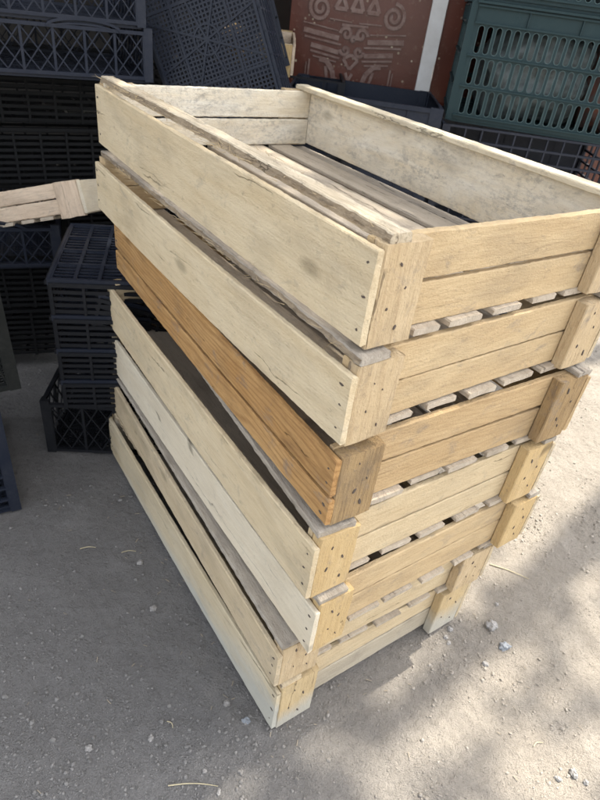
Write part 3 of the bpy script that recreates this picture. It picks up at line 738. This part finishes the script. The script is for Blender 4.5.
def sack(name, label, cat, c_, r, mat, sd):
    vs = []; fs = []; nu, nv = 40, 26
    for j in range(nv + 1):
        th = math.pi * j / nv
        for i in range(nu):
            a = 2 * math.pi * i / nu; d = Vector((math.sin(th) * math.cos(a), math.sin(th) * math.sin(a), math.cos(th)))
            q = 1 + 0.22 * nz(*(d * 2.2 + Vector((sd, 0, 0)))) + 0.12 * abs(nz(*(d * 6 + Vector((sd, 3, 0)))))
            p = Vector((max(-1, min(1, d.x * 1.25)) * r[0], max(-1, min(1, d.y * 1.25)) * r[1], max(-1, min(1, d.z * 1.25)) * r[2])) * q
            vs.append((c_[0] + p.x, c_[1] + p.y, c_[2] + p.z))
    for j in range(nv):
        for i in range(nu): fs.append((j * nu + i, (j + 1) * nu + i, (j + 1) * nu + (i + 1) % nu, j * nu + (i + 1) % nu))
    return tag(link(name, mesh(name, vs, fs, mat, smooth=True)), label, cat)
sack('sack', 'crumpled grey-white sack seen through the slots of the green crate', 'sack', (0.575, 2.165, 0.92), (0.145, 0.13, 0.115), CLOTHW, 1)
sack('sack', 'faded red bag beside the grey-white sack inside the green crate', 'sack', (0.82, 2.13, 0.915), (0.085, 0.12, 0.11), REDP, 5)
sack('sack', 'pale sack lying in the crate right above the big green one', 'sack', (0.60, 2.17, 1.19), (0.2, 0.13, 0.07), CLOTHW, 9)

# ------------------------------------------------------------------ brown gate with relief, white post
def gate():
    g = empty('metal_gate', (-0.22, 2.40, 0)); tag(g, 'brown painted metal gate with worn silvery scroll relief', 'gate')
    m = MB(); m.box((0, 0, 0.02), (0.47, 0.03, 2.15)); m.build('gate_leaf', DOOR, g)
    m = MB(); m.box((0.523, 0.0, 0.02), (1.25, 0.03, 2.15)); m.build('gate_leaf', DOOR, g)
    F4 = frame((0, 0, 0), (1, 0, 0), (0, -1, 0)); rnd = random.Random(2)
    def strip(rl, pts, w_, d=0.006):
        for a, b in zip(pts, pts[1:]): rl.bar(a, b, w_, -0.001, d + rnd.uniform(0, 0.0012))
    def spiral(rl, cx_, cz_, r, turns, sg, a0=0.0):
        pts = []
        for i in range(40):
            t_ = i / 39; a = a0 + sg * turns * 2 * math.pi * t_; q = r * (1 - 0.85 * t_); pts.append((cx_ + q * math.cos(a), cz_ + q * math.sin(a)))
        strip(rl, pts, 0.011, 0.007)
    mx = 0.226
    def one(name, *calls):
        rl = MB()
        for fn, *a in calls: fn(rl, *a)
        rl.build(name, RELIEF, g, F4)
    for sg in (-1, 1):
        X = lambda a: mx + sg * a
        one('scroll_relief', (spiral, X(0.125), 1.015, 0.040, 1.9, -sg, math.pi / 2))
        one('scroll_relief', (spiral, X(0.10), 1.20, 0.045, 2.0, sg, -math.pi / 2))
        for pts, w_ in (([(X(0.05), 0.934), (X(0.175), 0.947)], 0.015), ([(X(0.04), 0.916), (X(0.17), 0.928)], 0.006),
                        ([(X(0.045), 0.892), (X(0.145), 0.905)], 0.014), ([(X(0.04), 0.874), (X(0.145), 0.887)], 0.006), ([(X(0.145), 0.86), (X(0.145), 0.70)], 0.006), ([(X(0.055), 0.956), (X(0.178), 0.969)], 0.004), ([(X(0.155), 0.85), (X(0.155), 0.70)], 0.004), ([(X(0.05), 0.862), (X(0.135), 0.872)], 0.004), ([(X(0.012), 0.985), (X(0.09), 0.988)], 0.004)):
            one('bar_relief', (strip, pts, w_))
        one('scroll_relief', (spiral, X(0.026), 0.95, 0.022, 1.2, sg, 0 if sg > 0 else math.pi))
        one('scroll_relief', (spiral, X(0.024), 0.902, 0.018, 1.2, -sg, 0 if sg > 0 else math.pi))
        one('peak_relief', (strip, [(X(0.075), 1.02), (X(0.055), 1.06), (X(0.035), 1.02), (X(0.075), 1.02)], 0.012))
    one('garland_relief', (strip, [(mx + a, z) for a, z in ((-.11, .865), (-.085, .862), (-.06, .835), (-.05, .80), (-.02, .785), (.02, .785), (.05, .80), (.06, .835), (.085, .862), (.11, .865))], 0.016))
    one('garland_relief', (strip, [(mx + a, z) for a, z in ((-.085, .845), (-.075, .80), (-.05, .765), (0, .752), (.05, .765), (.075, .80), (.085, .845))], 0.010, 0.005))
    one('bar_relief', (strip, [(mx - 0.045, 0.975), (mx + 0.045, 0.978)], 0.007))
    one('peak_relief', (strip, [(mx - 0.02, 1.02), (mx, 1.068), (mx + 0.02, 1.02), (mx - 0.02, 1.02)], 0.013))
    one('crest_relief', (strip, [(mx - 0.026, 0.875), (mx, 0.89), (mx + 0.026, 0.875), (mx, 0.845), (mx - 0.026, 0.875)], 0.010))
    one('crest_relief', (strip, [(mx - 0.012, 0.832), (mx, 0.808), (mx + 0.012, 0.832)], 0.010))
    one('crest_relief', (spiral, mx, 0.935, 0.012, 1.0, 1))
    return g
gate()
def white_post():
    sd = 4.0; v = []; f = []; n = 90
    for j in range(n + 1):
        z = 2.2 * j / n; e = 0.004 * nz(z * 20, sd, 0) + 0.003 * nz(z * 60, sd, 2)
        v += [(-0.026, 0, z), (0.024 + e, 0, z), (0.026 + e, 0.03, z), (-0.026, 0.03, z)]
    for j in range(n):
        a = 4 * j
        f += [(a + q, a + (q + 1) % 4, a + 4 + (q + 1) % 4, a + 4 + q) for q in range(4)]
    f += [(3, 2, 1, 0), (4 * n, 4 * n + 1, 4 * n + 2, 4 * n + 3)]
    o = link('gate_post', mesh('gate_post', v, f, PEEL)); o.location = (0.276, 2.385, 0)
    tag(o, 'narrow white post with peeling paint between the brown gate leaves', 'post')
white_post()

# ------------------------------------------------------------------ unseen shed, added to darken the left pile
def shed():
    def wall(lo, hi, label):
        m = MB(); m.box((0, 0, 0), (hi[0] - lo[0], hi[1] - lo[1], hi[2] - lo[2])); o = m.build('shade_wall', WALLM); o.location = lo; tag(o, label, 'wall')
    wall((-3.2, 2.75, -0.01), (-0.24, 2.9, 2.6), 'added rear wall behind the black crates, coloured dark for the shade there')
    wall((-3.2, 0.9, -0.01), (-3.05, 2.745, 2.6), 'added side wall on the left, coloured dark to deepen the shade')
    r = empty('shade_roof', (-3.2, 0.6, 2.0)); tag(r, 'unseen corrugated roof sheeting added to shade the black crates', 'roof')
    v = []; f = []; nx = 220
    for k, (y, z) in enumerate(((0.55, 0.0), (2.6, 0.32))):
        for i in range(nx + 1):
            x = 3.2 * i / nx; v.append((x, y, z + 0.02 * math.sin(x * 2 * math.pi / 0.076)))
    for i in range(nx): f.append((i, i + 1, nx + 2 + i, nx + 1 + i))
    b = len(v); v += [(x, y, z + 0.003) for x, y, z in list(v)]
    for i in range(nx): f.append((b + i, b + nx + 1 + i, b + nx + 2 + i, b + i + 1))
    link('roof_sheet', mesh('roof_sheet', v, f, ROOFM, smooth=True), r)
    m = MB(); m.box((0, 0.60, -0.10), (3.2, 0.68, -0.026)); m.build('beam', TRUNK, r)
shed()

# ------------------------------------------------------------------ tree added on the right, out of the picture: crown shaped for dappled shade
BLOBS = [  # sunlit patches on the ground: x, y, rx, ry
 (0.78, 1.45, 0.22, 0.40), (0.62, 1.02, 0.10, 0.13), (1.05, 1.75, 0.35, 0.25), (0.32, 0.60, 0.055, 0.10), (0.255, 0.47, 0.05, 0.10),
 (0.80, 1.10, 0.13, 0.10), (0.72, 0.72, 0.07, 0.08), (0.44, 0.72, 0.05, 0.04), (0.50, 0.50, 0.06, 0.05), (0.90, 0.80, 0.12, 0.10), (1.4, 1.2, 0.3, 0.3)]
def tree():
    rnd = random.Random(3); v = []; f = []; n = 0
    for _ in range(30000):
        gx, gy = rnd.uniform(-1.9, 2.2), rnd.uniform(-0.9, 2.9)
        p = 1.0
        for bx, by, rx, ry in BLOBS:
            d = ((gx - bx) / rx) ** 2 + ((gy - by) / ry) ** 2
            if d < 1.5: p = min(p, 0.03 if d < 0.8 else 0.25)
        if abs((gx + 0.57) * 0.77 - (gy - 0.95) * -0.635) < 0.035 and -0.6 < gx < -0.07: p = 0.3  # leaves thinned in a strip so sun reaches the top crate's far rail
        if gx > 0.2: p *= 0.20 + 0.34 * max(0, nz(gx * 8, gy * 8, 31))
        else: p *= 0.75
        if rnd.random() > p: continue
        t = rnd.uniform(5.0, 7.0); q = Vector((gx, gy, 0)) + SUN * t
        s_ = rnd.uniform(0.020, 0.038)
        A = Vector((rnd.gauss(0, 1), rnd.gauss(0, 1), rnd.gauss(0, 0.6))).normalized(); B = A.cross(Vector((rnd.gauss(0, .5), rnd.gauss(0, .5), 1))).normalized()
        b = len(v); v += [tuple(q - A * s_ * 1.6), tuple(q + B * s_ * 0.8), tuple(q + A * s_ * 1.6), tuple(q - B * s_ * 0.8)]; f.append((b, b + 1, b + 2, b + 3)); n += 1
    r = empty('tree', (4.0, 4.1, 0)); tag(r, 'unseen leafy tree added on the right, its leaf gaps shaped for the sun patches', 'tree')
    inv = Matrix.Translation((-4.0, -4.1, 0))
    link('shade_crown', mesh('shade_crown', v, f, LEAF), r, inv)
    def tube(pts, rads, name):
        vv = []; ff = []; N_ = 10
        for p, rr in zip(pts, rads):
            for i in range(N_): a = 2 * math.pi * i / N_; vv.append((p[0] + rr * math.cos(a), p[1] + rr * math.sin(a), p[2]))
        for j in range(len(pts) - 1):
            for i in range(N_): ff.append((j * N_ + i, j * N_ + (i + 1) % N_, (j + 1) * N_ + (i + 1) % N_, (j + 1) * N_ + i))
        link(name, mesh(name, vv, ff, TRUNK, smooth=True), r)
    tube([(0, 0, -0.02), (0.05, -0.03, 1.2), (-0.1, -0.1, 2.4), (-0.4, -0.5, 3.7), (-1.0, -1.2, 4.7)], [0.22, 0.16, 0.13, 0.10, 0.03], 'trunk')
    tube([(-0.1, -0.1, 2.4), (-0.8, -0.2, 3.4), (-1.8, -0.5, 4.5)], [0.09, 0.06, 0.02], 'limb')
    tube([(-0.38, -0.45, 3.5), (-0.4, -1.4, 4.2), (-0.9, -2.6, 5.0)], [0.08, 0.05, 0.02], 'limb')
tree()

# ------------------------------------------------------------------ loose stones and straws one can point at
STN = [ # x, y, radius, material, label
 (0.477, 0.791, 0.0150, STONE, 'largest angular grey stone on the ground right of the wooden stack'),
 (0.496, 0.746, 0.0115, STONEB, 'smooth bluish pebble just below the largest stone, right of the stack'),
 (0.447, 0.700, 0.0075, STONE, 'small dark stone lying below the bluish pebble'),
 (0.385, 0.770, 0.0070, STONE, 'small pale stone nearest the rear foot of the bottom crate'),
 (0.372, 0.748, 0.0060, STONE, 'upper of two tiny stones beside the bottom crate post'),
 (0.377, 0.735, 0.0055, STONE, 'lower of two tiny stones beside the bottom crate post'),
 (0.500, 0.850, 0.0055, STONE, 'small stone above the largest stone, toward the straw'),
 (0.572, 0.513, 0.0100, STONE, 'lumpy grey stone near the bottom right corner of the picture'),
 (0.590, 0.500, 0.0065, STONE, 'smaller stone touching the lumpy one at bottom right'),
 (0.540, 0.500, 0.0070, STONE, 'flat stone left of the lumpy one at bottom right'),
 (-0.297, 0.823, 0.0085, STONE, 'upright grey stone in the grey dirt, uppermost on the left'),
 (-0.237, 0.715, 0.0090, STONE, 'pointed grey stone left of the middle of the long crate side'),
 (-0.014, 0.521, 0.0085, STONEB, 'bluish-grey stone close to the near corner of the bottom crate'),
 (-0.053, 0.546, 0.0075, STONE, 'brownish stone beside the bluish-grey one at the near corner'),
 (-0.069, 0.432, 0.0058, STONE, 'oblong pale stone just above the long straw at the bottom'),
 (-0.040, 0.405, 0.0050, STONE, 'small stone just below the long straw at the bottom'),
 (-0.170, 0.470, 0.0062, STONE, 'rounded stone in the gravel patch at bottom left'),
 (-0.265, 0.440, 0.0060, STONE, 'dark stone toward the bottom left corner')]
for x, y, r_, mt, lb in STN:
    me = stone_mesh('stone', r_, mt); o = link('stone', me); o.location = (x, y, gz(x, y) + r_ * 0.2)
    o.rotation_euler = (random.uniform(-.3, .3), random.uniform(-.3, .3), random.uniform(0, 6)); tag(o, lb, 'stone', 'loose stones on the ground')
STW = [((-0.122, 0.403), (-0.043, 0.412), 0.0011, 'long pale straw lying at the bottom of the picture'),
 ((0.505, 0.960), (0.590, 0.930), 0.0014, 'dry straw on the sunlit ground right of the stack'),
 ((0.508, 0.548), (0.528, 0.556), 0.0010, 'short bright straw in the dust at lower right'),
 ((-0.436, 0.837), (-0.404, 0.846), 0.0012, 'short pale straw beside the left end of the bottom crate'),
 ((-0.150, 0.500), (-0.138, 0.490), 0.0010, 'tiny curved straw in the gravel left of the near corner'),
 ((-0.345, 0.842), (-0.315, 0.850), 0.0010, 'thin straw above the uppermost left stone')]
for p, q, r_, lb in STW:
    v = []; f = []; n = 8; d = (Vector(q) - Vector(p)).normalized(); nn = Vector((-d.y, d.x))
    for j in range(n + 1):
        t_ = j / n; b_ = Vector(p).lerp(Vector(q), t_) + nn * 0.004 * math.sin(t_ * 3.0)
        z_ = gz(b_.x, b_.y) + 0.0025
        for i in range(6):
            a = i * math.pi / 3; k_ = r_ * (1 - 0.4 * t_); v.append((b_.x + nn.x * k_ * math.cos(a), b_.y + nn.y * k_ * math.cos(a), z_ + k_ * math.sin(a)))
    for j in range(n):
        for i in range(6): f.append((j * 6 + i, j * 6 + (i + 1) % 6, (j + 1) * 6 + (i + 1) % 6, (j + 1) * 6 + i))
    f += [tuple(range(5, -1, -1)), tuple(n * 6 + i for i in range(6))]
    tag(link('straw', mesh('straw', v, f, STRAW)), lb, 'straw', 'dry straws on the ground')

# ------------------------------------------------------------------ wood crumbs and chaff gathered round the foot of the stack
def litter():
    rnd = random.Random(8); v = []; f = []
    cx_, cy_ = 0.03, 0.51; U = Vector((-math.cos(0.906), math.sin(0.906))); V = Vector((math.sin(0.906), math.cos(0.906)))
    for _ in range(170):
        k = rnd.random()
        if k < 0.15: p = Vector((cx_, cy_)) + U * rnd.uniform(-0.03, 0.85) - V * abs(rnd.gauss(0, 0.035))
        elif k < 0.25: p = Vector((cx_, cy_)) + V * rnd.uniform(-0.03, 0.5) - U * abs(rnd.gauss(0, 0.035))
        else: p = Vector((rnd.uniform(-0.8, 1.0), rnd.uniform(0.3, 1.3)))
        l = rnd.uniform(0.001, 0.006); w_ = rnd.uniform(0.0003, 0.0009); a = rnd.uniform(0, 6.3); d = Vector((math.cos(a), math.sin(a))) * l; n = Vector((-d.y, d.x)).normalized() * w_
        z = gz(p.x, p.y) + 0.0018 * nz(p.x * 30, p.y * 30, 5) + 0.0012; b = len(v); dz = rnd.uniform(0, 0.002)
        for zz in (z, z + 0.0006):
            for q, e in ((p - d - n, 0), (p + d - n, dz), (p + d + n, dz), (p - d + n, 0)): v.append((q.x, q.y, zz + e))
        f += [(b, b + 3, b + 2, b + 1), (b + 4, b + 5, b + 6, b + 7)] + [(b + i, b + (i + 1) % 4, b + 4 + (i + 1) % 4, b + 4 + i) for i in range(4)]
    tag(link('wood_crumbs', mesh('wood_crumbs', v, f, CRUMB)), 'fine wood crumbs and chaff on the dirt around the stack', 'wood crumbs', kind='stuff')
litter()
